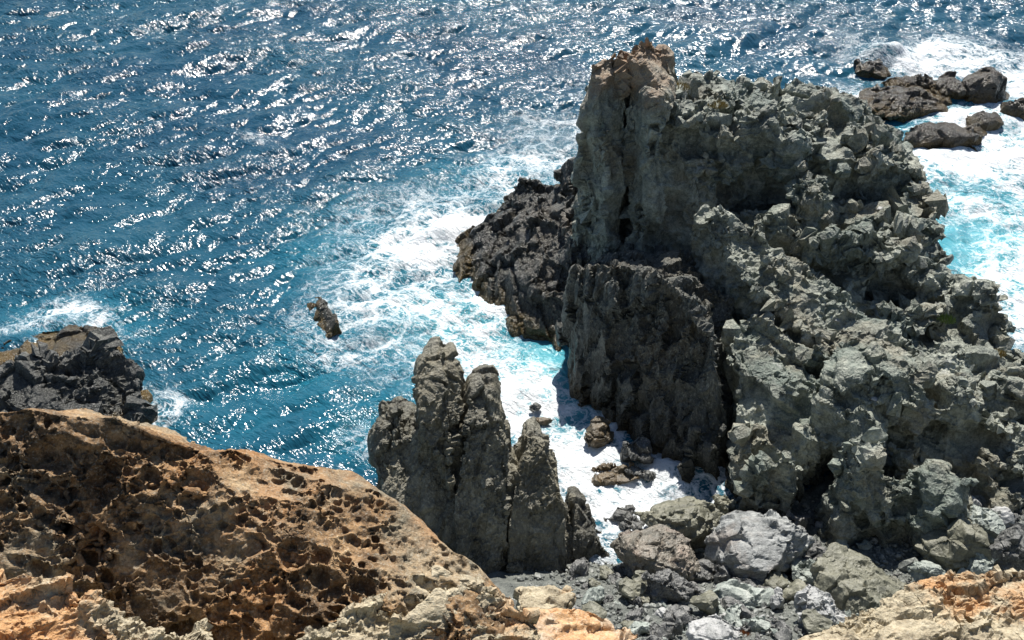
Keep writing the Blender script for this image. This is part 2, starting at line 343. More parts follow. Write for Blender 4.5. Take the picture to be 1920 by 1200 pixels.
def build_sea():
    xd = np.arange(-42, 42.01, 0.138)
    tail = 42+np.cumsum(0.3*1.28**np.arange(32)); tail = tail[tail < 6000]
    xs = np.concatenate([-tail[::-1], xd, tail])
    yd = [13.0]
    while yd[-1] < 78: yd.append(yd[-1]+0.095+0.11*max(0, (yd[-1]-20)/50))
    tail2 = 78+np.cumsum(0.3*1.28**np.arange(32)); tail2 = tail2[tail2 < 8000]
    back = 13-np.cumsum(0.3*1.5**np.arange(12)); ys = np.concatenate([back[::-1], np.array(yd), tail2])
    X, Y = np.meshgrid(xs, ys, indexing='xy'); x = X.ravel(); y = Y.ravel()
    wd = np.array([0.55, -0.83])
    a, ax, ay = spectrum_tile(512, 71.0, wd, 8.0, 0.115, 3, 4.0, 0.5)
    b, bx, by = spectrum_tile(512, 29.3, np.array([0.3, -0.95]), 1.5, 0.023, 8, 1.6, 0.22)
    # energy falls in the sheltered cove
    cx = W(1080, 830); calm = 1-0.55*np.exp(-(((x-cx.x)/5)**2+((y-cx.y)/5)**2))
    far = np.clip(1-(np.hypot(x, y-40)-60)/60, 0, 1)
    h = (sample(a, x, y, 71.0)+sample(b, x, y, 29.3))*calm*far
    ch = 0.9*calm*far
    dx = (sample(ax, x, y, 71.0)+sample(bx, x, y, 29.3))*ch; dy = (sample(ay, x, y, 71.0)+sample(by, x, y, 29.3))*ch
    foam = np.zeros_like(x); aero = np.zeros_like(x)
    wx = x+1.6*(vnoise(x*0.35, y*0.35, 1)-0.5)*2; wy = y+1.6*(vnoise(x*0.35+9, y*0.35, 2)-0.5)*2
    for (px, py, rx, ry, s) in FOAM:
        c = W(px, py); g = s*np.exp(-(((wx-c.x)/rx)**2+((wy-c.y)/ry)**2))
        foam = np.maximum(foam, g)+0.22*np.minimum(foam, g)
    for (px, py, rx, ry, s) in AERO:
        c = W(px, py); aero = np.maximum(aero, s*np.exp(-(((x-c.x)/rx)**2+((y-c.y)/ry)**2)))
    # whitecaps here and there
    h = h+0.16*np.clip(foam, 0, 1)*(vnoise(x*1.3, y*1.3, 5)-0.4)+0.07*np.clip(foam, 0, 1)*(vnoise(x*4.1, y*4.1, 6)-0.5)
    for (px, py, rx, ry, a_) in ((1640, 108, 1.6, 1.0, 0.9), (1675, 100, 1.2, 0.8, 0.6), (870, 425, 1.6, 1.0, 0.35), (1250, 905, 1.0, 0.7, 0.2), (905, 385, 1.2, 0.8, 0.3)):
        c = W(px, py); h = h+a_*np.exp(-(((wx-c.x)/rx)**2+((wy-c.y)/ry)**2))
    V = np.stack([x+dx, y+dy, h], 1)
    nx, ny = len(xs), len(ys)
    idx = np.arange(nx*ny).reshape(ny, nx)
    Q = np.stack([idx[:-1, :-1], idx[:-1, 1:], idx[1:, 1:], idx[1:, :-1]], -1).reshape(-1, 4)
    me = bpy.data.meshes.new('sea'); me.vertices.add(len(V)); me.vertices.foreach_set('co', V.astype(np.float32).ravel())
    me.loops.add(Q.size); me.loops.foreach_set('vertex_index', Q.ravel().astype(np.int32))
    me.polygons.add(len(Q)); me.polygons.foreach_set('loop_start', np.arange(0, Q.size, 4, dtype=np.int32))
    me.update(calc_edges=True); me.validate()
    me.polygons.foreach_set('use_smooth', np.ones(len(Q), dtype=bool))
    for nm, arr in (('foam', foam), ('aero', aero)):
        at = me.attributes.new(nm, 'FLOAT', 'POINT'); at.data.foreach_set('value', arr.astype(np.float32))
    o = bpy.data.objects.new('sea', me); COL.objects.link(o); tag(o, 'blue wind-rippled sea with white foam around the rocks', kind='structure')
    me.materials.append(sea_mat())
    return o
def sea_mat():
    m = bpy.data.materials.new('sea_water'); m.use_nodes = True; t = m.node_tree; N = NT(t); b = t.nodes['Principled BSDF']
    pos = N.n('ShaderNodeNewGeometry').outputs['Position']
    foam = N.n('ShaderNodeAttribute', None, attribute_name='foam').outputs['Fac']
    aero = N.n('ShaderNodeAttribute', None, attribute_name='aero').outputs['Fac']
    flat = N.v('MULTIPLY', pos, (1, 1, 0))
    # lacy foam: warped cell walls at two scales under a patchy density
    wv = N.v('SCALE', N.v('SUBTRACT', N.noise(flat, 0.9, 4, 0.6).outputs['Color'], (0.5, 0.5, 0.5)), 1.7)
    q = N.v('ADD', flat, wv)
    wv2 = N.v('SCALE', N.v('SUBTRACT', N.noise(flat, 4.0, 3, 0.6).outputs['Color'], (0.5, 0.5, 0.5)), 0.30)
    q2 = N.v('ADD', q, wv2)
    e1 = N.vor(q2, 1.05, 'DISTANCE_TO_EDGE').outputs[0]
    e2 = N.vor(q2, 2.9, 'DISTANCE_TO_EDGE').outputs[0]
    pat = N.noise(q, 0.5, 6, 0.62).outputs[0]
    dens = N.m('MULTIPLY', foam, N.rng(pat, 0.30, 0.66, 0.42, 1.20))
    lace = N.m('MAXIMUM', N.rng(e1, 0.26, 0.0, 0.0, 1.0, False), N.m('MULTIPLY', N.rng(e2, 0.22, 0.0, 0.0, 1.0, False), 0.9))
    fine = N.noise(q2, 8.0, 5, 0.7).outputs[0]
    tt = N.m('ADD', N.m('MULTIPLY', dens, 0.74), N.m('MULTIPLY', lace, 0.54))
    tt = N.m('ADD', tt, N.m('MULTIPLY', N.m('SUBTRACT', fine, 0.5), 0.75))
    fm = N.m('MULTIPLY', N.rng(tt, 0.50, 1.10), N.rng(foam, 0.06, 0.30))
    # body colour of the water: deep blue, turquoise where full of bubbles or shallow
    deepn = N.noise(flat, 0.10, 3).outputs[0]
    deep = N.mix(N.rng(deepn, 0.35, 0.65), (0.008, 0.050, 0.090), (0.012, 0.070, 0.112))
    ae = N.m('ADD', N.m('MULTIPLY', aero, N.rng(pat, 0.25, 0.7, 0.55, 1.0)), N.m('MULTIPLY', foam, 0.30), clamp=True)
    wc = N.ramp(ae, [(0.0, (0, 0, 0)), (1.0, (1, 1, 1))])
    body = N.mix(N.rng(ae, 0.0, 0.45), deep, (0.012, 0.135, 0.20))
    body = N.mix(N.rng(ae, 0.4, 1.0), body, (0.085, 0.36, 0.43))
    col = N.mix(fm, body, (0.80, 0.83, 0.85))
    rg = N.rng(fm, 0.0, 0.6, 0.145, 0.75)
    # ripples: too small for the mesh
    rp = N.n('ShaderNodeVectorRotate', {'Vector': flat, 'Rotation': (0, 0, 0.62)}, rotation_type='EULER_XYZ').outputs[0]
    rp = N.v('MULTIPLY', rp, (0.6, 1.2, 1))
    r1 = N.noise(rp, 1.9, 2, 0.5, dist=0.5).outputs[0]
    r2 = N.noise(rp, 6.0, 2, 0.55, dist=0.4).outputs[0]
    gust = N.rng(N.noise(N.v('MULTIPLY', rp, (0.5, 1.6, 1)), 0.11, 4).outputs[0], 0.36, 0.60, 0.60, 1.25)
    hh = N.m('MULTIPLY', N.m('ADD', N.m('MULTIPLY', r1, 0.145), N.m('MULTIPLY', r2, 0.092)), gust)
    hh = N.m('ADD', hh, N.m('MULTIPLY', N.m('MINIMUM', foam, 1.0), N.m('MULTIPLY', fine, 0.09)))
    bp = N.n('ShaderNodeBump', {'Strength': 1.0, 'Distance': 1.0, 'Height': hh})
    t.links.new(bp.outputs[0], b.inputs['Normal']); t.links.new(col, b.inputs['Base Color']); t.links.new(rg, b.inputs['Roughness'])
    b.inputs['IOR'].default_value = 1.33; b.inputs['Specular IOR Level'].default_value = 0.5
    return m
build_sea()

# ------------------------------------------------------------------ terrain: beach and the cliff under the viewpoint
def zb(x, y):
    return max(0.55*(18.75-y), -0.30 + 0.115*(x-4.0) + 0.20*max(0, 20.0-y) + 0.05*math.sin(x*1.7+y)+0.05*math.sin(y*2.3-x) - 0.30*max(0, y-21.2)) - 0.3*max(0, -1-x)
def build_beach():
    xs = np.arange(-4, 30, 0.24); ys = np.arange(8, 31, 0.24)
    bm = bmesh.new(); rg = random.Random(4); rows = []
    for y in ys: rows.append([bm.verts.new((x, y, max(-2.5, zb(x, y))+rg.uniform(-.05, .05))) for x in xs])
    for j in range(len(ys)-1):
        for i in range(len(xs)-1): bm.faces.new((rows[j][i], rows[j][i+1], rows[j+1][i+1], rows[j+1][i]))
    me = bpy.data.meshes.new('beach'); bm.to_mesh(me); bm.free(); me.materials.append(M_gravel)
    o = bpy.data.objects.new('beach', me); COL.objects.link(o); tag(o, 'grey gravel beach at the head of the gully', kind='structure')
build_beach()
G_cliff = rock_gn('cliff', 9)
cliff = rock('cliff', [[(-14, -6, -1), (26, -6, -1), (-13, 9.5, -1), (26, 9.0, -1), (-12, 4.2, 12.6), (20, 4.5, 11.0), (-12, -6, 18), (20, -6, 18), (-5, 2, 17.6), (5, 2, 17)]], 0.5, G_cliff, M_head)
tag(cliff, 'grey cliff face dropping from the viewpoint to the beach', kind='structure')

# ------------------------------------------------------------------ the headland
VX = 0.073
hl = thing('headland', (7, 29, 0), 'huge grey-green craggy rock headland with a split pinnacle, running out to sea', 'rock headland')
def Q(lst): return [P(a, b, Y=y) for a, b, y in lst]
G_tower = rock_gn('tower', 1, beds=(((0.95, -0.2, 0.25), 0.9, 0.16), ((0.2, 0.2, 0.96), 1.3, 0.10)),  aniso=(1, 1, 0.42), rot=(0.05, 0.1, 0), warp=(0.4, 0.22), big=(0.7, 0.25), ridge=(0.8, 0.20), chunks=((0.7, 0.75, 0.14, 0.08), (2.2, 0.55, 0.09, 0.04), (5.5, 0.5, 0.035, 0.02)), fine=(4.0, 0.075))
rock('pillar', [Q([(1106, 122, 32.2), (1122, 112, 32.7), (1150, 98, 32.8), (1180, 104, 32.6), (1182, 150, 32.0), (1108, 160, 31.9), (1104, 210, 31.8), (1100, 320, 31.4), (1090, 480, 30.9), (1166, 488, 30.5), (1177, 300, 31.3), (1138, 250, 30.9), (1135, 400, 30.1),
      (1110, 130, 33.8), (1178, 120, 33.8), (1095, 330, 34.4), (1172, 330, 34.4)]) + [Vector((1.9, 30.2, 0)), Vector((3.6, 29.6, 0)), Vector((2.2, 34, 0)), Vector((4.0, 34, 0))]], VX, G_tower, M_tower, hl)
rock('pillar', [Q([(1180, 98, 32.4), (1190, 76, 32.8), (1212, 66, 33.2), (1238, 76, 33.4), (1260, 98, 33.4), (1266, 130, 32.8), (1181, 150, 32.1), (1179, 300, 31.4), (1180, 480, 30.6), (1230, 500, 30.2), (1290, 420, 30.8), (1275, 250, 31.8), (1228, 200, 31.0), (1222, 340, 30.3), (1190, 100, 34.2), (1255, 110, 34.8)])
      + [Vector((3.8, 29.5, 0)), Vector((6.2, 29.5, 0)), Vector((4.2, 35, 0)), Vector((7.0, 35, 0))],
      Q([(1290, 200, 32.8), (1220, 240, 31.6), (1300, 330, 31.2), (1230, 440, 30.4), (1330, 420, 30.5), (1340, 280, 32.2)]) + [Vector((5, 30, 0)), Vector((7.5, 30, 0)), Vector((7.5, 33, 0)), Vector((5, 33, 0))]], VX, G_tower, M_tower, hl)
rock('core', [Q([(1115, 150, 33.2), (1180, 135, 33.4), (1250, 120, 33.8), (1265, 300, 32.6), (1110, 400, 31.6), (1280, 430, 31.4)]) + [Vector((2.6, 31.6, 0)), Vector((7, 31.6, 0)), Vector((3, 36, 0)), Vector((7, 36, 0)), Vector((3.4, 35, 8)), Vector((5.6, 35, 8.4))]], 0.13, G_tower, M_tower, hl)
G_top = rock_gn('crag', 2, beds=(((0.5, 0.45, 0.74), 1.0, 0.20), ((0.45, 0.5, 0.74), 3.1, 0.075)),  rot=(0.3, 0.5, 0.2), aniso=(1, 1, 1.35), warp=(0.45, 0.3), big=(0.5, 0.30), ridge=(0.7, 0.24), chunks=((0.6, 0.75, 0.10, 0.08), (2.2, 0.5, 0.06, 0.03), (5.0, 0.55, 0.03, 0.015)), fine=(3.6, 0.11))
hs = [
    prism(Q([(1258, 238, 31.9), (1350, 250, 31.5), (1452, 262, 31.9), (1500, 200, 35.0), (1482, 150, 38), (1330, 150, 36), (1252, 160, 33.6)]), -1, 1.03),
    prism(Q([(1446, 268, 32.4), (1556, 296, 31.7), (1690, 306, 32.6), (1748, 336, 33.0), (1702, 254, 35.6), (1622, 186, 37.5), (1490, 150, 38)]), -1, 1.03),
    prism(Q([(1536, 312, 31.7), (1590, 322, 31.5), (1680, 232, 34.2), (1640, 222, 34.2)]), -1, 1.02),
    prism(Q([(1275, 300, 31.2), (1330, 285, 31.4), (1352, 330, 30.9), (1300, 360, 30.6)]), -1, 1.1),
    blob(P(1330, 175, Y=34.6), (1.3, 1.5, 0.7), 5, 40), blob(P(1470, 178, Y=36.8), (1.5, 1.2, 0.7), 6, 40), blob(P(1570, 200, Y=36.2), (1.4, 1.2, 0.7), 7, 40),
    blob(P(1265, 205, Y=32.4), (0.9, 1.0, 1.0), 8, 40), blob(P(1400, 235, Y=32.4), (1.3, 0.8, 0.7), 9, 40), blob(P(1480, 300, Y=31.8), (1.0, 0.8, 1.2), 10, 40), blob(P(1500, 235, Y=33.6), (1.1, 0.8, 0.6), 19, 40),
]
hs += lumps(hs, [(1270, 200), (1480, 170), (1620, 195), (1740, 320), (1560, 310), (1400, 350), (1290, 330)], 10, (0.5, 0.9), 21, (1.2, 0.9, 0.7), 0.7)
rock('plateau', hs, VX, G_top, M_head, hl, -0.9, smooth=8)
hs = [
    prism(Q([(1490, 410, 30.0), (1560, 372, 31.2), (1650, 388, 31.2), (1757, 372, 32.0), (1786, 490, 29.8), (1775, 520, 29.0), (1700, 548, 28.5), (1560, 500, 28.6)]), -1, 1.03),
    prism(Q([(1690, 335, 32.6), (1745, 345, 33), (1760, 400, 31.6), (1700, 420, 30.8)]), -1, 1.03),
    prism(Q([(1770, 535, 28.8), (1850, 545, 28.2), (1872, 595, 27.4), (1882, 640, 26), (1780, 690, 24.4), (1660, 620, 26), (1640, 565, 27.6)]), -1, 1.04),
    prism(Q([(1850, 605, 26.6), (1905, 645, 25.6), (1960, 680, 25.0), (1960, 760, 22.8), (1800, 720, 23.6)]), -1, 1.04),
    prism(Q([(1340, 392, 30.6), (1440, 380, 31.0), (1560, 420, 30.2), (1570, 500, 28.6), (1450, 480, 28.6), (1370, 430, 29.6)]), -1, 1.02),
    blob(P(1455, 430, Y=29.2), (1.1, 0.8, 0.8), 11, 40), blob(P(1545, 455, Y=28.7), (1.1, 0.8, 0.9), 12, 40), blob(P(1640, 470, Y=28.9), (1.2, 1.0, 0.9), 13, 40), blob(P(1520, 375, Y=30.4), (0.9, 0.9, 1.0), 14, 40),
    blob(P(1815, 580, Y=27.6), (1.2, 1.0, 1.3), 15, 40), blob(P(1700, 440, Y=30), (1.4, 1.0, 0.9), 17, 40), blob(P(1720, 600, Y=26.6), (1.3, 1., .8), 18, 40), blob(P(1730, 520, Y=28.7), (1.0, 0.8, 0.9), 16, 40),
]
hs += lumps(hs, [(1440, 420), (1700, 400), (1780, 480), (1850, 560), (1890, 650), (1800, 700), (1600, 520)], 14, (0.4, 0.8), 22, (1.2, 0.9, 0.8), 0.7)
rock('flank', hs, VX, G_top, M_head, hl, -0.9, smooth=8)
G_ridge = rock_gn('ridge', 3, beds=(((0.6, 0.62, 0.5), 1.2, 0.14), ((0.6, 0.6, 0.53), 4.0, 0.06)),  rot=(0.7, -0.4, 0.3), aniso=(1, 1.2, 0.8), warp=(0.45, 0.35), big=(0.6, 0.35), ridge=(0.9, 0.16), chunks=((0.7, 0.65, 0.08, 0.06), (2.6, 0.5, 0.05, 0.03), (6, 0.5, 0.03, 0.015)), fine=(4.5, 0.09))
hs = [
    prism(Q([(1300, 400, 28.8), (1325, 385, 29.2), (1430, 440, 28.4), (1560, 520, 27.2), (1640, 595, 25.8), (1600, 650, 24.5), (1500, 620, 24.8), (1380, 520, 26.6)]), -1, 1.15, (0.2, 0.4)),
    prism(Q([(1560, 590, 25.6), (1650, 600, 25.4), (1740, 650, 24.4), (1720, 720, 23.0), (1620, 700, 23.2), (1520, 650, 24.0)]), -1, 1.1),
    blob(P(1350, 440, Y=28.2), (0.8, 0.9, 0.8), 21), blob(P(1450, 500, Y=27.3), (0.9, 0.9, 0.6), 22),
]
rock('ridge', hs, VX, G_ridge, M_head, hl, -0.9)
G_wall = rock_gn('wall', 4, beds=(((0.85, -0.5, 0.15), 0.9, 0.22), ((0.85, -0.5, 0.12), 2.7, 0.08)),  rot=(0.0, 0.12, 0.5), aniso=(1.25, 1.25, 0.32), warp=(0.4, 0.25), big=(0.7, 0.25), ridge=(0.8, 0.2), chunks=((0.9, 0.5, 0.28, 0.15), (2.6, 0.45, 0.08, 0.04), (6.0, 0.4, 0.02, 0.01)), fine=(4.0, 0.06))
wl_ = [W(1046, 668), W(1072, 742), W(1142, 788), W(1232, 872), W(1345, 918)]
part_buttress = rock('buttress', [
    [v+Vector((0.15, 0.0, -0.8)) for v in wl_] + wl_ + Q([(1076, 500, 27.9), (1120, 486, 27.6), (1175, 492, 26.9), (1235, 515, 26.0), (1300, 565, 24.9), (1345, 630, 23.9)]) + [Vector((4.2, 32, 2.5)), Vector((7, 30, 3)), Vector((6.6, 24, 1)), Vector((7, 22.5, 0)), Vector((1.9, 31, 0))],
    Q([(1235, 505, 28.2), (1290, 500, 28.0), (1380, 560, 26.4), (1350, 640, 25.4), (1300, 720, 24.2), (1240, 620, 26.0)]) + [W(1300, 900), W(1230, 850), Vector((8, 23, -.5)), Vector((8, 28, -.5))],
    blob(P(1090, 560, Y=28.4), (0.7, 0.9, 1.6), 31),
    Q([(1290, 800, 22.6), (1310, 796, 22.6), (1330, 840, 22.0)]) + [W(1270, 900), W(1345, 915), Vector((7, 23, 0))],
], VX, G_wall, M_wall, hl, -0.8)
G_ledge = rock_gn('ledge', 5, beds=(((0.75, -0.4, 0.5), 1.0, 0.2),),  ridge=(0.8, 0.12), rot=(0.2, 0.5, 0.6), aniso=(1.2, 1.0, 0.5), warp=(0.4, 0.3), big=(0.7, 0.25), chunks=((0.8, 0.5, 0.28, 0.13), (2.3, 0.5, 0.10, 0.05)), fine=(5.0, 0.04))
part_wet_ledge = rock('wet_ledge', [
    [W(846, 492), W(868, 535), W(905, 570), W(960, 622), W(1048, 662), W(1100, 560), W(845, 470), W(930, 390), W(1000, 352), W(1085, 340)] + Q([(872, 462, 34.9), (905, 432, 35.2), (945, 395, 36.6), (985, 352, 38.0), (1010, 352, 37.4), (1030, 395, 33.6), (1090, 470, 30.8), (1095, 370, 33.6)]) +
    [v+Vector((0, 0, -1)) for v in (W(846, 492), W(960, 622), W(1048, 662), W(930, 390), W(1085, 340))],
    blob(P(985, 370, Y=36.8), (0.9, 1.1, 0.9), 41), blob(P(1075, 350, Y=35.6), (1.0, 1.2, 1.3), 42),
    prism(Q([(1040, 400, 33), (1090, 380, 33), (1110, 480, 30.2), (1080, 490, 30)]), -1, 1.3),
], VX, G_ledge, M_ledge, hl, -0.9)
G_knob = rock_gn('knob', 6, beds=(((0.3, 0.4, 0.86), 1.3, 0.13), ((0.35, 0.45, 0.82), 4.2, 0.055)),  rot=(0.9, 0.3, 0.2), aniso=(1.25, 0.9, 0.9), warp=(0.5, 0.35), big=(0.7, 0.3), ridge=(0.9, 0.13), chunks=((0.7, 0.48, 0.06, 0.07), (3.0, 0.45, 0.03, 0.02), (6.5, 0.5, 0.02, 0.012)), fine=(4.5, 0.085))
hs = [
    prism(Q([(1362, 612, 25.4), (1420, 590, 25.8), (1520, 648, 24.4), (1540, 720, 23.2), (1520, 760, 22.4), (1420, 720, 23.0), (1372, 680, 24.0)]), -1, 1.03),
    prism(Q([(1376, 805, 22.2), (1420, 795, 22.2), (1500, 830, 21.4), (1520, 880, 20.8), (1400, 860, 21.2)]), -1, 1.04),
    prism(Q([(1540, 720, 23.4), (1700, 700, 23.6), (1830, 770, 22.6), (1960, 750, 23.4), (1980, 950, 20.2), (1840, 950, 20.2), (1700, 880, 21.2), (1560, 820, 22.0)]), -1, 1.03),
    prism(Q([(1374, 700, 23.7), (1440, 690, 23.6), (1530, 712, 22.9), (1535, 830, 21.5), (1450, 815, 21.9), (1382, 820, 22.2)]), -1, 1.02),
    stump(P(1540, 800, Y=22.0), (0.6, 0.6, 1.5), 78, 40),
    blob(P(1640, 706, Y=22.8), (1.7, 1.5, 1.0), 51, 60), blob(P(1705, 765, Y=22.2), (0.9, 0.9, 0.9), 53, 50),
    blob(P(1608, 800, Y=21.5), (0.75, 0.9, 1.2), 52, 50), stump(P(1602, 905, Y=20.0), (1.05, 1.0, 1.9), 54, 60), stump(P(1655, 955, Y=19.5), (0.85, 0.8, 1.7), 56, 50), stump(P(1585, 985, Y=19.2), (0.7, 0.6, 1.1), 76, 40),
    stump(P(1752, 945, Y=19.5), (1.05, 1.0, 1.6), 55, 60), stump(P(1725, 1000, Y=18.9), (0.7, 0.6, 1.0), 77, 40), blob(P(1697, 858, Y=21.0), (0.55, 0.6, 0.6), 57, 40),
    blob(P(1478, 738, Y=22.7), (0.55, 0.6, 0.6), 59, 40), stump(P(1410, 830, Y=21.6), (0.65, 0.5, 0.6), 58, 40), stump(P(1440, 905, Y=20.4), (0.95, 0.6, 1.1), 74, 40), blob(P(1510, 850, Y=21.3), (0.5, 0.5, 1.3), 75, 40),
    blob(P(1790, 765, Y=22.4), (0.95, 1.0, 1.0), 60, 50), blob(P(1770, 690, Y=23.8), (1.1, 1.0, 0.7), 65, 50), blob(P(1878, 800, Y=22.0), (0.7, 0.6, 0.5), 61, 40),
    blob(P(1850, 885, Y=21.0), (0.75, 0.7, 0.7), 62, 40), blob(P(1915, 870, Y=21.0), (0.6, 0.6, 0.6), 63, 40), blob(P(1900, 730, Y=23.6), (1.0, 0.9, 0.6), 64, 40), stump(P(1890, 950, Y=20.0), (0.8, 0.5, 0.7), 66, 40),
]
rock('slope', hs, 0.06, G_knob, M_head, hl, -0.9, smooth=8)

# ------------------------------------------------------------------ the fins in the cove
fin = thing('rock_fins', (0, 20, 0), 'row of upright dark olive rock fingers standing between the cove and the rusty rock', 'rock fins')
G_fin = rock_gn('fin', 7, beds=(((0.9, -0.2, 0.3), 1.6, 0.05), ((0.2, -0.2, 0.95), 1.1, 0.04)),  rot=(0.1, -0.25, 0.3), aniso=(1.3, 1.3, 0.5), warp=(0.6, 0.12), big=(0.9, 0.12), ridge=(1.2, 0.05), chunks=((1.0, 0.5, 0.05, 0.05), (3.4, 0.55, 0.045, 0.025), (8.0, 0.5, 0.018, 0.008)), fine=(6.0, 0.026))
VF = 0.045
def finger(pts, deep=1.6, name='finger', vox=None):
    q = Q(pts); back = [p+Vector((0, deep*0.8, 0)) for p in q]; back = [p-Vector((0, 0, 0.25)) for p in back]
    feet = [Vector((p.x, p.y, -0.6)) for p in sorted(q, key=lambda p: p.z)[:4]]; feet += [p+Vector((0, deep*1.2, 0)) for p in feet]
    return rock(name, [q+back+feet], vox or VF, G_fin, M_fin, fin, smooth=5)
finger([(710, 845, 20.5), (765, 815, 20.6), (795, 800, 20.6), (850, 800, 20.5), (900, 830, 20.2), (955, 920, 19.5), (1000, 910, 19.7), (1050, 960, 19.4), (1100, 1020, 19.1), (1090, 1090, 18.3), (800, 1010, 18.6), (900, 1060, 18.2)], 1.4, 'core', 0.07)
finger([(692, 832, 20.6), (704, 800, 20.8), (735, 790, 21.0), (768, 800, 20.8), (785, 850, 20.3), (838, 930, 19.6), (865, 1010, 18.8), (694, 870, 20.1), (760, 1010, 18.4)], 1.8)
finger([(733, 800, 20.9), (738, 764, 21.2), (746, 768, 21.2), (756, 800, 20.9), (735, 830, 20.4), (765, 830, 20.4)], 0.5)
finger([(774, 706, 20.9), (786, 680, 21.3), (806, 664, 21.6), (832, 664, 21.6), (836, 700, 21.2), (838, 760, 20.6), (854, 860, 19.7), (774, 745, 20.5), (790, 815, 19.9), (846, 905, 19.3)], 1.3)
finger([(826, 672, 21.7), (846, 670, 21.8), (862, 720, 21.3), (864, 790, 20.6), (858, 862, 19.9), (832, 740, 21.0), (845, 810, 20.3)], 1.2)
finger([(874, 768, 20.5), (883, 730, 21.0), (905, 720, 21.2), (920, 722, 21.2), (934, 758, 20.8), (955, 835, 20.0), (953, 880, 19.6), (952, 1000, 18.5), (864, 860, 19.6), (850, 960, 18.8), (935, 1090, 17.9), (850, 1060, 18.1)], 1.5)
finger([(966, 865, 20.0), (984, 818, 20.4), (1003, 810, 20.5), (1022, 832, 20.2), (1045, 905, 19.6), (1062, 1000, 18.7), (1070, 1090, 18.0), (958, 930, 19.2), (950, 1070, 18.1)], 1.3)
finger([(966, 858, 20.6), (969, 832, 20.9), (976, 836, 20.9), (984, 870, 20.4)], 0.4)
finger([(1066, 935, 19.9), (1074, 932, 19.8), (1108, 978, 19.4), (1145, 1040, 18.9), (1150, 1075, 18.6), (1068, 1000, 19.1), (1075, 1085, 18.4)], 1.0, 'wedge')
finger([(945, 1040, 18.6), (990, 1010, 18.8), (1030, 1030, 18.6), (1055, 1090, 18.0), (940, 1110, 17.9)], 1.0, 'foot_block')

# ------------------------------------------------------------------ left shore rock and shelf
G_shelf = rock_gn('shelf', 15, warp=(0.6, 0.12), big=(0.8, 0.10), ridge=(0.9, 0.08), chunks=((0.9, 0.3, 0.05, 0.05), (3.0, 0.35, 0.03, 0.02)), fine=(5.0, 0.03))
G_shore = rock_gn('shore', 8, rot=(0.3, 0.2, 0.4), aniso=(1, 1, 0.8), warp=(0.4, 0.3), big=(0.6, 0.25), chunks=((0.8, 0.7, 0.3, 0.12), (2.0, 0.6, 0.12, 0.05), (5., .4, .03, .02)), fine=(4.5, 0.045))
o = rock('shore_rock', [prism(Q([(-60, 705, 25.2), (20, 690, 25.6), (80, 676, 25.9), (115, 645, 26.5), (190, 635, 26.8), (225, 655, 26.2), (258, 690, 25.6), (262, 730, 25.0), (262, 790, 23.8), (-60, 790, 23.6)]), -1, 1.04)], 0.06, G_shore, M_dark, None, -0.9)
tag(o, 'dark angular rock rising from the sea behind the pitted rusty rock', 'rock')
o = rock('rock_shelf', [prism([P(a, b, z=c) for a, b, c in [(-60, 665, .28), (20, 640, .28), (80, 615, .32), (140, 608, .36), (215, 612, .42), (235, 650, .28), (200, 700, .28), (-60, 720, .28)]], -1, 1.02)], 0.05, G_shelf, M_shelf, None, -0.9)
tag(o, 'low wave-washed rock shelf with yellow-brown algae', 'rock shelf')
G_small = rock_gn('small', 10, ridge=(2.0, 0.04), warp=(0.8, 0.12), big=(1.2, 0.08), chunks=((1.6, 0.35, 0.06, 0.03), (4.5, 0.4, 0.03, 0.01)), fine=(7.0, 0.025))
o = rock('sea_rock', [[W(606, 592)+(p-W(606, 592))*1.3 for p in [P(a, b, z=c) for a, b, c in [(578, 575, -.3), (585, 562, .15), (602, 560, .35), (612, 580, .5), (628, 600, .45), (636, 618, .1), (610, 624, .1), (598, 605, .1), (584, 585, .1)]] + [W(580, 570)-Vector((0, 0, 1)), W(640, 625)-Vector((0, 0, 1)), W(600, 625)-Vector((0, 0, 1)), W(610, 565)-Vector((0, 0, 1))]]], 0.04, G_small, M_shelf)
tag(o, 'small brown algae-covered rock alone in open water', 'rock')

# ------------------------------------------------------------------ offshore rocks on the right
OFF = [(1838, 172, 1.15, 1.1, 1.5, 'tallest dark wet rock of the foam-swept offshore cluster'), (1782, 172, 0.85, 0.9, 1.0, 'upright dark wet rock standing left of the tallest offshore rock'),
       (1712, 160, 1.3, 0.7, 0.8, 'long low dark rock at the seaward edge of the offshore cluster'), (1690, 192, 2.2, 1.6, 0.75, 'broad flat brown ledge joining the headland to the offshore rocks'),
       (1768, 262, 1.7, 1.0, 0.95, 'rounded brown rock with pale crust beside the headland flank'), (1845, 232, 0.8, 0.7, 0.7, 'small rounded brown rock in white foam below the tallest offshore rock'),
       (1825, 250, 0.6, 0.5, 0.45, 'low brown rock touching the small rounded offshore rock'), (1912, 208, 0.95, 0.8, 0.8, 'dark rock standing alone in foam at the edge of the offshore cluster'), (1636, 134, 0.9, 0.9, 0.7, 'dark rock half hidden under a breaking wave')]
for i, (px, py, rx, ry, hz, lab) in enumerate(OFF):
    c = P(px, py, z=hz*0.12)
    o = rock('offshore_rock', [blob(c, (rx*1.3, ry*1.3, hz*0.95), 100+i, 40), blob(c+Vector((0, 0, -0.5)), (rx*1.5, ry*1.5, hz*0.75), 120+i, 30)], 0.075, rock_gn('off', 11+i, rot=(0.5, 0.6, 0.2+i), aniso=(0.8, 1.2, 1.2), warp=(0.5, 0.2), big=(0.7, 0.15), ridge=(0.9, 0.10), chunks=((0.8, 0.35, 0.08, 0.06), (2.2, 0.4, 0.05, 0.02)), fine=(4.0, 0.045)), M_sea, None, -0.9)
    tag(o, lab, 'rock', 'offshore rocks')

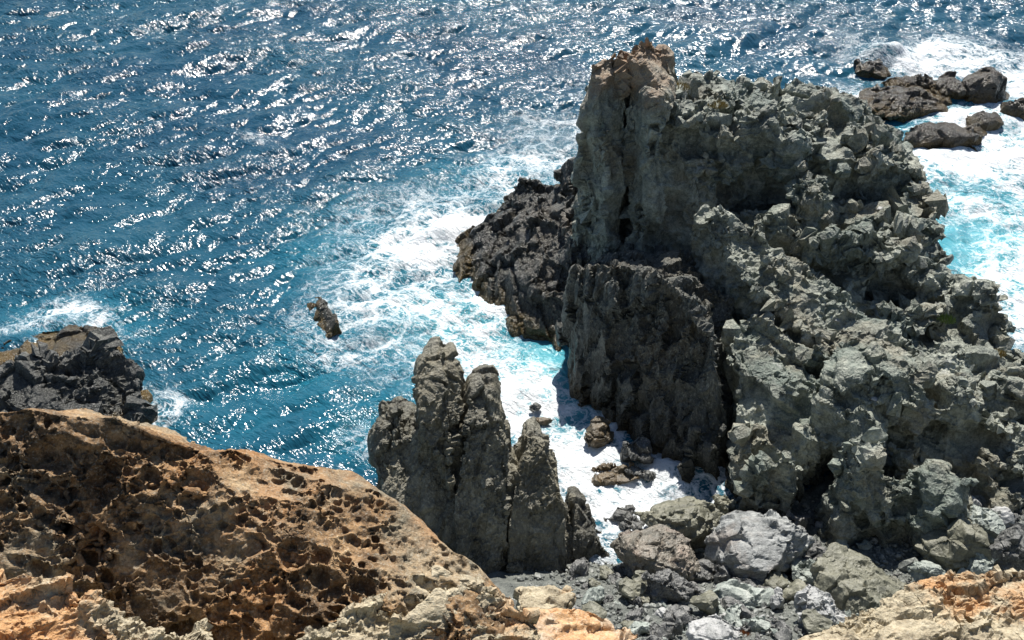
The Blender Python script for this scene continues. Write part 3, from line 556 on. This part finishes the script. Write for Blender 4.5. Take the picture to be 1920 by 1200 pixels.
# ------------------------------------------------------------------ foreground rusty rocks
G_tafoni = rock_gn('tafoni', 12, soft=True, rot=(0.3, 0.3, 0.5), warp=(0.9, 0.08), big=(1.4, 0.11), ridge=(2.4, 0.07), chunks=(), fine=(16.0, 0.026),
                   pits=((2.5, 0.17, 0.02, 0.7, 0.35), (5.0, 0.15, 0.01, 1.1, 0.2), (11.0, 0.085, 0.0, 1.8, 0.1), (24.0, 0.034, 0.0, 2.5, 0.0)))
fg = rock('pitted_rock', [
    Q([(-90, 775, 6.7), (100, 772, 6.6), (215, 772, 6.55), (290, 800, 6.5), (360, 828, 6.55), (450, 868, 6.5), (430, 1000, 6.02), (400, 1260, 5.1), (-90, 1250, 5.0), (-90, 1000, 5.8)]) +
    [Vector((-4.2, 6.6, 14.6)), Vector((-2.6, 6.6, 14.4)), Vector((-4.2, 4.4, 14)), Vector((-2.4, 4.4, 14)), Vector((-4.2, 7.4, 15.6)), Vector((-3.2, 7.3, 15.4))],
    Q([(180, 815, 6.4), (300, 816, 6.5), (480, 852, 6.65), (600, 870, 6.8), (672, 878, 6.9), (720, 920, 6.6), (790, 990, 6.35), (870, 1056, 6.1), (955, 1115, 5.9),
       (940, 1260, 5.1), (700, 1270, 5.0), (400, 1270, 5.0), (150, 1260, 5.0), (300, 1000, 5.9), (500, 1000, 6.0)]) +
    [Vector((-3.2, 6.5, 14.4)), Vector((-1.2, 6.5, 14)), Vector((0, 5.6, 14)), Vector((-3.2, 4.4, 14)), Vector((0, 4.6, 14)), Vector((-2.6, 7.3, 15.0)), Vector((-1.6, 7.3, 14.8))]], 0.0148, G_tafoni, M_orange, smooth=60)
tag(fg, 'large rust-brown rock slab riddled with honeycomb pits', 'rock')
G_pale = rock_gn('pale', 13, rot=(0.8, 0.3, 0.5), aniso=(1, 1, 2.0), warp=(0.9, 0.08), big=(1.2, 0.06), ridge=(2.0, 0.035), beds=(((0.35, 0.3, 0.88), 3.0, 0.07), ((0.35, 0.3, 0.88), 8.0, 0.025)), chunks=((1.5, 0.5, 0.04, 0.025), (4.2, 0.5, 0.02, 0.012), (10, 0.5, 0.010, 0.006)), fine=(10.0, 0.018), pits=((5.5, 0.035, 0.0, 1.2, 0.4),), patch=1.2)
o = rock('pale_outcrop', [Q([(-60, 1065, 4.9), (40, 1068, 4.9), (120, 1085, 4.85), (165, 1110, 4.75), (180, 1160, 4.6), (190, 1260, 4.2), (-60, 1260, 4.1)]) + [Vector((-3.6, 4.2, 15)), Vector((-1.6, 4.2, 15)), Vector((-3.6, 5.1, 15)), Vector((-1.8, 4.9, 15))]], 0.0155, G_pale, M_pale, smooth=35)
tag(o, 'pale tan outcrop in front of the pitted rusty slab', 'rock')
o = rock('ledge_strip', [Q([(560, 1190, 5.0), (700, 1120, 5.55), (820, 1065, 5.95), (900, 1085, 5.95), (970, 1120, 5.8), (1010, 1150, 5.7), (1040, 1260, 5.2), (560, 1270, 4.7)]) + [Vector((-1.2, 5, 14)), Vector((0.3, 5.4, 14)), Vector((0.3, 4.5, 14)), Vector((-1.2, 4.4, 14))]], 0.0155, G_pale, M_pale, smooth=35)
tag(o, 'pale greenish ledge with rusty crust along the lower edge of the pitted slab', 'rock ledge')
G_slab = rock_gn('slab', 14, soft=True, ridge=(1.6, 0.03), rot=(0.8, 0.3, 0.5), aniso=(1, 1, 1.6), warp=(0.9, 0.08), big=(1.2, 0.04), chunks=((1.8, 0.45, 0.02, 0.015), (5.0, 0.4, 0.012, 0.006)), fine=(10.0, 0.012))
M_slab = rock_mat('orange_slab_rock', [(0.30, 0.15, 0.06), (0.48, 0.25, 0.10), (0.58, 0.34, 0.16), (0.62, 0.46, 0.28)], scale=2.0, tint=(0.42, 0.40, 0.32), tint_amt=0.6, bump=0.45)
o = rock('orange_slab', [Q([(930, 1165, 6.0), (1000, 1132, 6.3), (1080, 1130, 6.4), (1140, 1146, 6.4), (1212, 1190, 6.2), (1225, 1270, 5.6), (930, 1270, 5.4)]) + [Vector((0, 5.4, 13)), Vector((1, 5.4, 13)), Vector((1, 6, 13)), Vector((0, 6, 13))]], 0.018, G_slab, M_slab, smooth=60)
tag(o, 'smooth bright orange slab at the foot of the pale ledge', 'rock slab')
o = rock('tan_block', [Q([(968, 1096, 7.2), (1010, 1090, 7.4), (1078, 1096, 7.4), (1080, 1130, 7.1), (1070, 1165, 6.9), (960, 1150, 6.9)]) + [Vector((0.1, 7, 12.4)), Vector((0.5, 7.0, 12.4)), Vector((0.5, 7.6, 12.4)), Vector((0.1, 7.6, 12.4))]], 0.02, G_slab, M_pale, smooth=40)
tag(o, 'small squared tan block behind the orange slab', 'rock')
o = rock('rusty_ledge', [
    Q([(1490, 1215, 6.4), (1560, 1170, 6.7), (1640, 1130, 6.9), (1690, 1098, 7.1), (1715, 1090, 7.1), (1760, 1150, 6.6), (1800, 1270, 5.8), (1490, 1280, 5.8)]) + [Vector((2.4, 6, 12.6)), Vector((4.4, 6.2, 12.2)), Vector((3.8, 5, 12))],
    Q([(1700, 1110, 7.0), (1740, 1075, 7.25), (1830, 1068, 7.3), (1930, 1062, 7.3), (1990, 1070, 7.2), (1990, 1270, 5.8), (1700, 1270, 5.8)]) + [Vector((3.6, 6, 12.4)), Vector((5.8, 6.6, 12.2)), Vector((5.6, 5, 12))]], 0.0195, G_pale, M_pale, smooth=35)
tag(o, 'stepped pale rock ledge with orange stains above the boulder beach', 'rock ledge')

# ------------------------------------------------------------------ boulders on the beach
def boulder_mat(name, cols, **k): return rock_mat(name, cols, scale=k.pop('scale', 1.6), bump=0.4, **k)
MB = {
 'brown': boulder_mat('brown_boulder', [(0.05, 0.046, 0.037), (0.11, 0.10, 0.08), (0.19, 0.165, 0.13), (0.30, 0.25, 0.20)], tint=(0.30, 0.21, 0.16), tint_amt=0.5),
 'olive': boulder_mat('olive_boulder', [(0.07, 0.07, 0.05), (0.13, 0.128, 0.092), (0.19, 0.185, 0.135), (0.28, 0.27, 0.205)], speck=0.15),
 'white': boulder_mat('streaky_boulder', [(0.06, 0.064, 0.064), (0.15, 0.158, 0.158), (0.28, 0.29, 0.285), (0.44, 0.45, 0.43)], aniso=(0.6, 1.6, 2.2), rot=(0.2, 0.5, 0.4), tint=(0.36, 0.28, 0.22), tint_amt=0.4, veins=0.7),
 'slate': boulder_mat('slate_boulder', [(0.05, 0.05, 0.048), (0.10, 0.10, 0.098), (0.15, 0.148, 0.142), (0.22, 0.215, 0.205)]),
 'green': boulder_mat('pale_green_boulder', [(0.10, 0.12, 0.11), (0.22, 0.25, 0.225), (0.33, 0.36, 0.325), (0.45, 0.47, 0.43)]),
 'pale': boulder_mat('pale_boulder', [(0.14, 0.145, 0.145), (0.28, 0.285, 0.28), (0.40, 0.40, 0.395), (0.52, 0.51, 0.50)]),
 'wet': boulder_mat('wet_brown_boulder', [(0.035, 0.027, 0.014), (0.075, 0.055, 0.028), (0.12, 0.085, 0.045), (0.18, 0.135, 0.08)], rough=0.40, speck=0.2),
 'black': boulder_mat('dark_boulder', [(0.03, 0.032, 0.032), (0.06, 0.062, 0.06), (0.10, 0.10, 0.096), (0.17, 0.168, 0.155)]),
}
def on_beach(px, py, off):
    d = ray(px, py); lo, hi = 8.0, 40.0
    for _ in range(40):
        t = (lo+hi)/2; p = Vector((0, 0, CAM_H))+d*t
        if p.z > zb(p.x, p.y)+off: lo = t
        else: hi = t
    return p
B = [ # px, py, width px, height px, material, tilt, label
 (1228, 1046, 140, 116, 'brown', 0.1, 'rounded brown-grey boulder at the edge of the white foam'),
 (1290, 992, 165, 112, 'olive', 0.2, 'smooth olive slab boulder with thin cracks behind the brown boulder'),
 (1414, 1034, 172, 136, 'white', -0.2, 'big white-streaked angular boulder under the headland wall'),
 (1256, 1110, 112, 62, 'slate', 0.35, 'dark slate block lying tilted below the brown boulder'),
 (1376, 1121, 142, 48, 'green', 0.05, 'flat pale green rock below the streaked boulder'),
 (1628, 1100, 162, 138, 'olive', 0.0, 'large blocky olive boulder behind the stepped rusty ledge'),
 (1530, 1146, 88, 70, 'pale', 0.2, 'smooth pale grey boulder leaning on the large olive boulder'),
 (1518, 1078, 76, 50, 'green', 0.3, 'pale green block between the streaked boulder and the large olive boulder'),
 (1786, 1014, 112, 104, 'olive', 0.2, 'round olive boulder resting against the slope of the headland'),
 (1282, 1160, 64, 36, 'slate', 0.1, 'small slate block on the gravel below the tilted slate block'),
 (1338, 1192, 90, 64, 'pale', 0.1, 'pale lilac-grey boulder among gravel between the orange slab and rusty ledge'),
 (1458, 1128, 26, 38, 'pale', 0.0, 'small whitish upright stone beside the flat pale green rock'),
 (1312, 1072, 56, 44, 'slate', 0.4, 'slate wedge between the brown boulder and the streaked boulder'),
 (1752, 1082, 90, 40, 'green', 0.3, 'pale green slab just behind the rusty ledge'),
 (1896, 1036, 70, 90, 'black', 0.0, 'dark lumpy boulder beside the round olive boulder'),
 (1845, 985, 70, 60, 'green', 0.4, 'pale green wedge of rock behind the round olive boulder'),
 (1516, 1028, 44, 40, 'slate', 0.1, 'small dark round boulder at the foot of the headland wall'),
 (1440, 955, 84, 50, 'black', 0.1, 'dark angular rock wedged under the headland wall'),
 (1490, 985, 60, 50, 'slate', 0.2, 'grey block behind the streaked boulder'),
 (1356, 960, 44, 60, 'olive', 0.1, 'narrow olive block against the olive slab'),
 (1500, 1112, 40, 40, 'green', 0.1, 'small green stone between the whitish stone and pale grey boulder'),
 (1245, 1185, 54, 40, 'slate', 0.1, 'small slate boulder beside the orange slab'),
 (1425, 1175, 56, 34, 'green', 0.1, 'greenish stone in the gravel right of the lilac-grey boulder'),
 (1840, 1050, 70, 60, 'green', 0.2, 'greenish boulder between the round olive and dark lumpy boulders'),
]
BPOS = []
for i, (px, py, w, h, mk, tilt, lab) in enumerate(B):
    sc = on_beach(px, py, 0.3); dist = (sc-Vector((0, 0, CAM_H))).length
    rx = w/2/F*dist; rv = h/2/F*dist
    rz = rv*0.85; ry = rv*1.1
    c = on_beach(px, py, rz*0.8)
    rnd = random.Random(300+i); n = 16 if mk in ('slate', 'white', 'olive') else 24
    R = Matrix.Rotation(tilt, 3, 'Y')
    pts = [R@(p) for p in blob((0, 0, 0), (rx*1.24, ry*1.24, rz*1.28), 300+i, n)]
    G = rock_gn('boulder', 30+i, ridge=(1.5, 0.05), rot=(0.4*i, 0.3, 0.2*i), aniso=(1, 1, 1.3), warp=(0.8, 0.08), big=(1.2, 0.08), chunks=((1.7, 0.45, 0.08, 0.03), (5.0, 0.4, 0.03, 0.012)), fine=(7.0, 0.022))
    o = rock('boulder', [[c+p for p in pts]], max(0.025, rx*0.037), G, MB[mk])
    tag(o, lab, 'boulder', 'boulders on the beach')
    short = lab
    for cut in (' at ', ' with ', ' under ', ' lying ', ' below ', ' behind ', ' leaning ', ' between ', ' resting ', ' on ', ' among ', ' beside ', ' just ', ' of rock', ' wedged ', ' against ', ' in the '): short = short.split(cut)[0]
    BPOS.append((c.copy(), short))
WATER_ROCKS = [(1122, 818, 62, 74, 'wet', 0.3, 'wet brown egg-shaped boulder in the foam against the dark wall'), (1192, 852, 70, 80, 'black', 0.2, 'black jagged wet rock at the foot of the dark wall'),
 (1202, 884, 60, 46, 'black', 0.1, 'dark wet rock capping the washed brown ledge'), (1142, 894, 130, 46, 'wet', -0.2, 'low brown ledge washed by foam in the gully'), (1005, 764, 26, 20, 'black', 0.0, 'tiny dark rock breaking the foam in the cove'),
 (1018, 790, 40, 20, 'wet', 0.0, 'small submerged rock under foam beside the tiny dark rock'), (1160, 968, 74, 44, 'black', -0.1, 'dark rock with foam streaming over it near the beach boulders'), (1190, 985, 60, 40, 'black', 0.1, 'black wet rock beneath the olive slab boulder')]
for i, (px, py, w, h, mk, tilt, lab) in enumerate(WATER_ROCKS):
    dist = W(px, py).y/ray(px, py).y; rx = w/2/F*dist; rv = h/2/F*dist; rz = rv*0.8
    c = P(px, py, z=rz*(0.35 if i not in (3, 5, 6) else 0.0)); R = Matrix.Rotation(tilt, 3, 'Y')
    G = rock_gn('boulder', 70+i, ridge=(1.5, 0.06), rot=(0.4*i, 0.3, 0.2*i), warp=(0.8, 0.1), big=(1.2, 0.1), chunks=((1.7, 0.5, 0.1, 0.04), (5.0, 0.4, 0.03, 0.012)), fine=(7.0, 0.022))
    if w < 45: G = rock_gn('cobble', 85+i, ridge=(2.0, 0.02), warp=(1, 0.04), big=(1.5, 0.03), chunks=((3, 0.3, 0.02, 0.01),), fine=(9, 0.012))
    o = rock('wave_washed_rock', [[c+R@p for p in blob((0, 0, 0), (rx*1.05, rv*1.2, rz*1.1), 400+i, 18)]], 0.03, G, MB[mk])
    tag(o, lab, 'rock', 'rocks in the gully water')
tag(part_buttress, 'dark fluted rock wall falling into the gully'); tag(part_wet_ledge, 'low black wet ledge pointing into the foam')
bake_all()

# small stones: a few shared shapes, each its own object
proto = []
for k in range(7):
    G = rock_gn('stone', 90+k, ridge=(1.5, 0.05), warp=(1, 0.1), big=(1.4, 0.1), chunks=((1.4, 0.4, 0.15, 0.03), (4, 0.3, 0.04, 0.01)), fine=(5, 0.03))
    o = rock('stone', [blob((0, 0, 0.5), (0.55+0.1*(k % 3), 0.5, 0.36+0.06*(k % 4)), 500+k, 14)], 0.09, G, MB[['pale', 'slate', 'green', 'olive', 'black', 'green', 'slate'][k]])
    proto.append(o)
bake_all()
meshes = [o.data for o in proto]
for o in proto: bpy.data.objects.remove(o)
rnd = random.Random(77); cnt = 0
WORDS = ['pale grey', 'dark slate', 'pale green', 'olive', 'blackish', 'light green', 'slate grey']
while cnt < 270:
    px = rnd.uniform(1085, 1900) if cnt % 3 else rnd.uniform(1180, 1600); py = rnd.uniform(940, 1215) if cnt % 3 else rnd.uniform(1050, 1210)
    if cnt > 235: px = rnd.uniform(1075, 1215); py = rnd.uniform(1075, 1190)
    s = rnd.choice([0.2, 0.26, 0.34, 0.42, 0.55, 0.7, 0.85]); c = on_beach(px, py, 0.0)
    if c.z < 0.05: continue
    k = rnd.randrange(7) if cnt <= 235 else rnd.choice([1, 4, 6, 3]); o = bpy.data.objects.new('stone', meshes[k]); COL.objects.link(o)
    o.location = c-Vector((0, 0, s*0.18)); o.scale = (s, s, s); o.rotation_euler = (rnd.uniform(-.3, .3), rnd.uniform(-.3, .3), rnd.uniform(0, 6.28))
    size = 'large' if s > 0.5 else 'middle-sized' if s > 0.3 else 'small'
    near = min(BPOS, key=lambda q: (q[0]-o.location).length)[1]
    tag(o, size+' '+WORDS[k]+' loose stone lying near the '+near, 'stone', WORDS[k]+' loose stones on the beach'); cnt += 1

# loose gravel too fine to count: one mesh of pebbles
def build_gravel():
    rg = np.random.default_rng(5)
    bm = bmesh.new(); bmesh.ops.create_icosphere(bm, subdivisions=1, radius=1.0)
    base = np.array([v.co[:] for v in bm.verts]); tri = np.array([[v.index for v in f.verts] for f in bm.faces]); bm.free()
    V, T, n = [], [], 0
    while n < 8500:
        px, py = rg.uniform(960, 1930), rg.uniform(930, 1230)
        c = on_beach(px, py, 0.0)
        if c.z < -0.05: continue
        s = 0.03*rg.lognormal(0, 0.55)
        R = np.linalg.qr(rg.normal(size=(3, 3)))[0]
        pts = (base*rg.uniform(0.75, 1.15, (len(base), 1))*np.array([1.25, 1, 0.75])*s)@R.T+np.array(c[:])+np.array([0, 0, s*0.3])
        V.append(pts); T.append(tri+n*len(base)); n += 1
    me = bpy.data.meshes.new('gravel'); me.from_pydata(np.concatenate(V).tolist(), [], np.concatenate(T).tolist()); me.update()
    me.materials.append(M_gravel2)
    o = bpy.data.objects.new('gravel', me); COL.objects.link(o); tag(o, 'loose grey-green gravel filling the gaps between the boulders', 'gravel', kind='stuff')
M_gravel2 = rock_mat('gravel_stones', [(0.05, 0.055, 0.053), (0.12, 0.13, 0.12), (0.24, 0.25, 0.23), (0.42, 0.43, 0.40)], scale=4.0, bump=0.3)
build_gravel()

# ------------------------------------------------------------------ tufts and pale chips lying on the headland
bpy.context.view_layer.update()
DG = bpy.context.evaluated_depsgraph_get()
def hit(px, py):
    ok, loc, nrm, idx, ob, mt = scene.ray_cast(DG, Vector((0, 0, CAM_H)), ray(px, py).normalized())
    return loc if ok else None
def grass_mat(name, a, b):
    m = bpy.data.materials.new(name); m.use_nodes = True; N = NT(m.node_tree); bs = m.node_tree.nodes['Principled BSDF']
    c = N.mix(N.noise(N.n('ShaderNodeNewGeometry').outputs['Position'], 6.0, 2).outputs[0], a, b); m.node_tree.links.new(c, bs.inputs['Base Color']); bs.inputs['Roughness'].default_value = 0.7
    return m
G_dry = grass_mat('dry_grass', (0.20, 0.15, 0.04), (0.34, 0.26, 0.09)); G_green = grass_mat('green_leaves', (0.05, 0.10, 0.015), (0.12, 0.18, 0.03)); G_red = grass_mat('rust_leaves', (0.28, 0.08, 0.02), (0.35, 0.16, 0.04))
for k, (px, py, rad, mt, lab) in enumerate([(1272, 162, 0.42, G_dry, 'yellow-green grass tuft just right of the pinnacle top'), (1346, 196, 0.36, G_dry, 'dry yellow grass patch on the headland top'), (1776, 598, 0.30, G_green, 'small bright green plant in a crevice of the headland flank'), (1872, 662, 0.26, G_dry, 'small dry yellow tuft on the slope beside the sea'), (1396, 1190, 0.16, G_red, 'tiny rust-red plant growing in the gravel')]):
    p = hit(px, py)
    if p is None: continue
    rg = random.Random(900+k); V = []; T = []
    for b_ in range(260):
        a = rg.uniform(0, 6.28); q = rad*math.sqrt(rg.random()); x, y = q*math.cos(a), q*math.sin(a)*0.8; hgt = rad*rg.uniform(0.35, 0.8)*(1.15-q/rad); w = 0.012; d = rg.uniform(0, 6.28); l = rg.uniform(0.1, 0.5)*hgt
        n0 = len(V); cx, cy = math.cos(d)*w, math.sin(d)*w
        V += [(x-cx, y-cy, -0.05), (x+cx, y+cy, -0.05), (x+math.cos(a)*l, y+math.sin(a)*l, hgt)]; T.append((n0, n0+1, n0+2))
    me = bpy.data.meshes.new('grass_tuft'); me.from_pydata(V, [], T); me.materials.append(mt)
    o = bpy.data.objects.new('grass_tuft', me); COL.objects.link(o); o.location = p; tag(o, lab, 'plant')
for k, (px, py, s_, lab) in enumerate([(1640, 748, 0.22, 'small white stone perched on a knob of the headland slope'), (1652, 392, 0.30, 'pale whitish slab lying on the headland flank'), (1570, 600, 0.2, 'small pale chip on the lit ridge of the headland')]):
    p = hit(px, py)
    if p is None: continue
    o = bpy.data.objects.new('loose_stone', meshes[0]); COL.objects.link(o); o.location = p-Vector((0, 0, s_*0.2)); o.scale = (s_*1.2, s_, s_*0.6); tag(o, lab, 'stone')
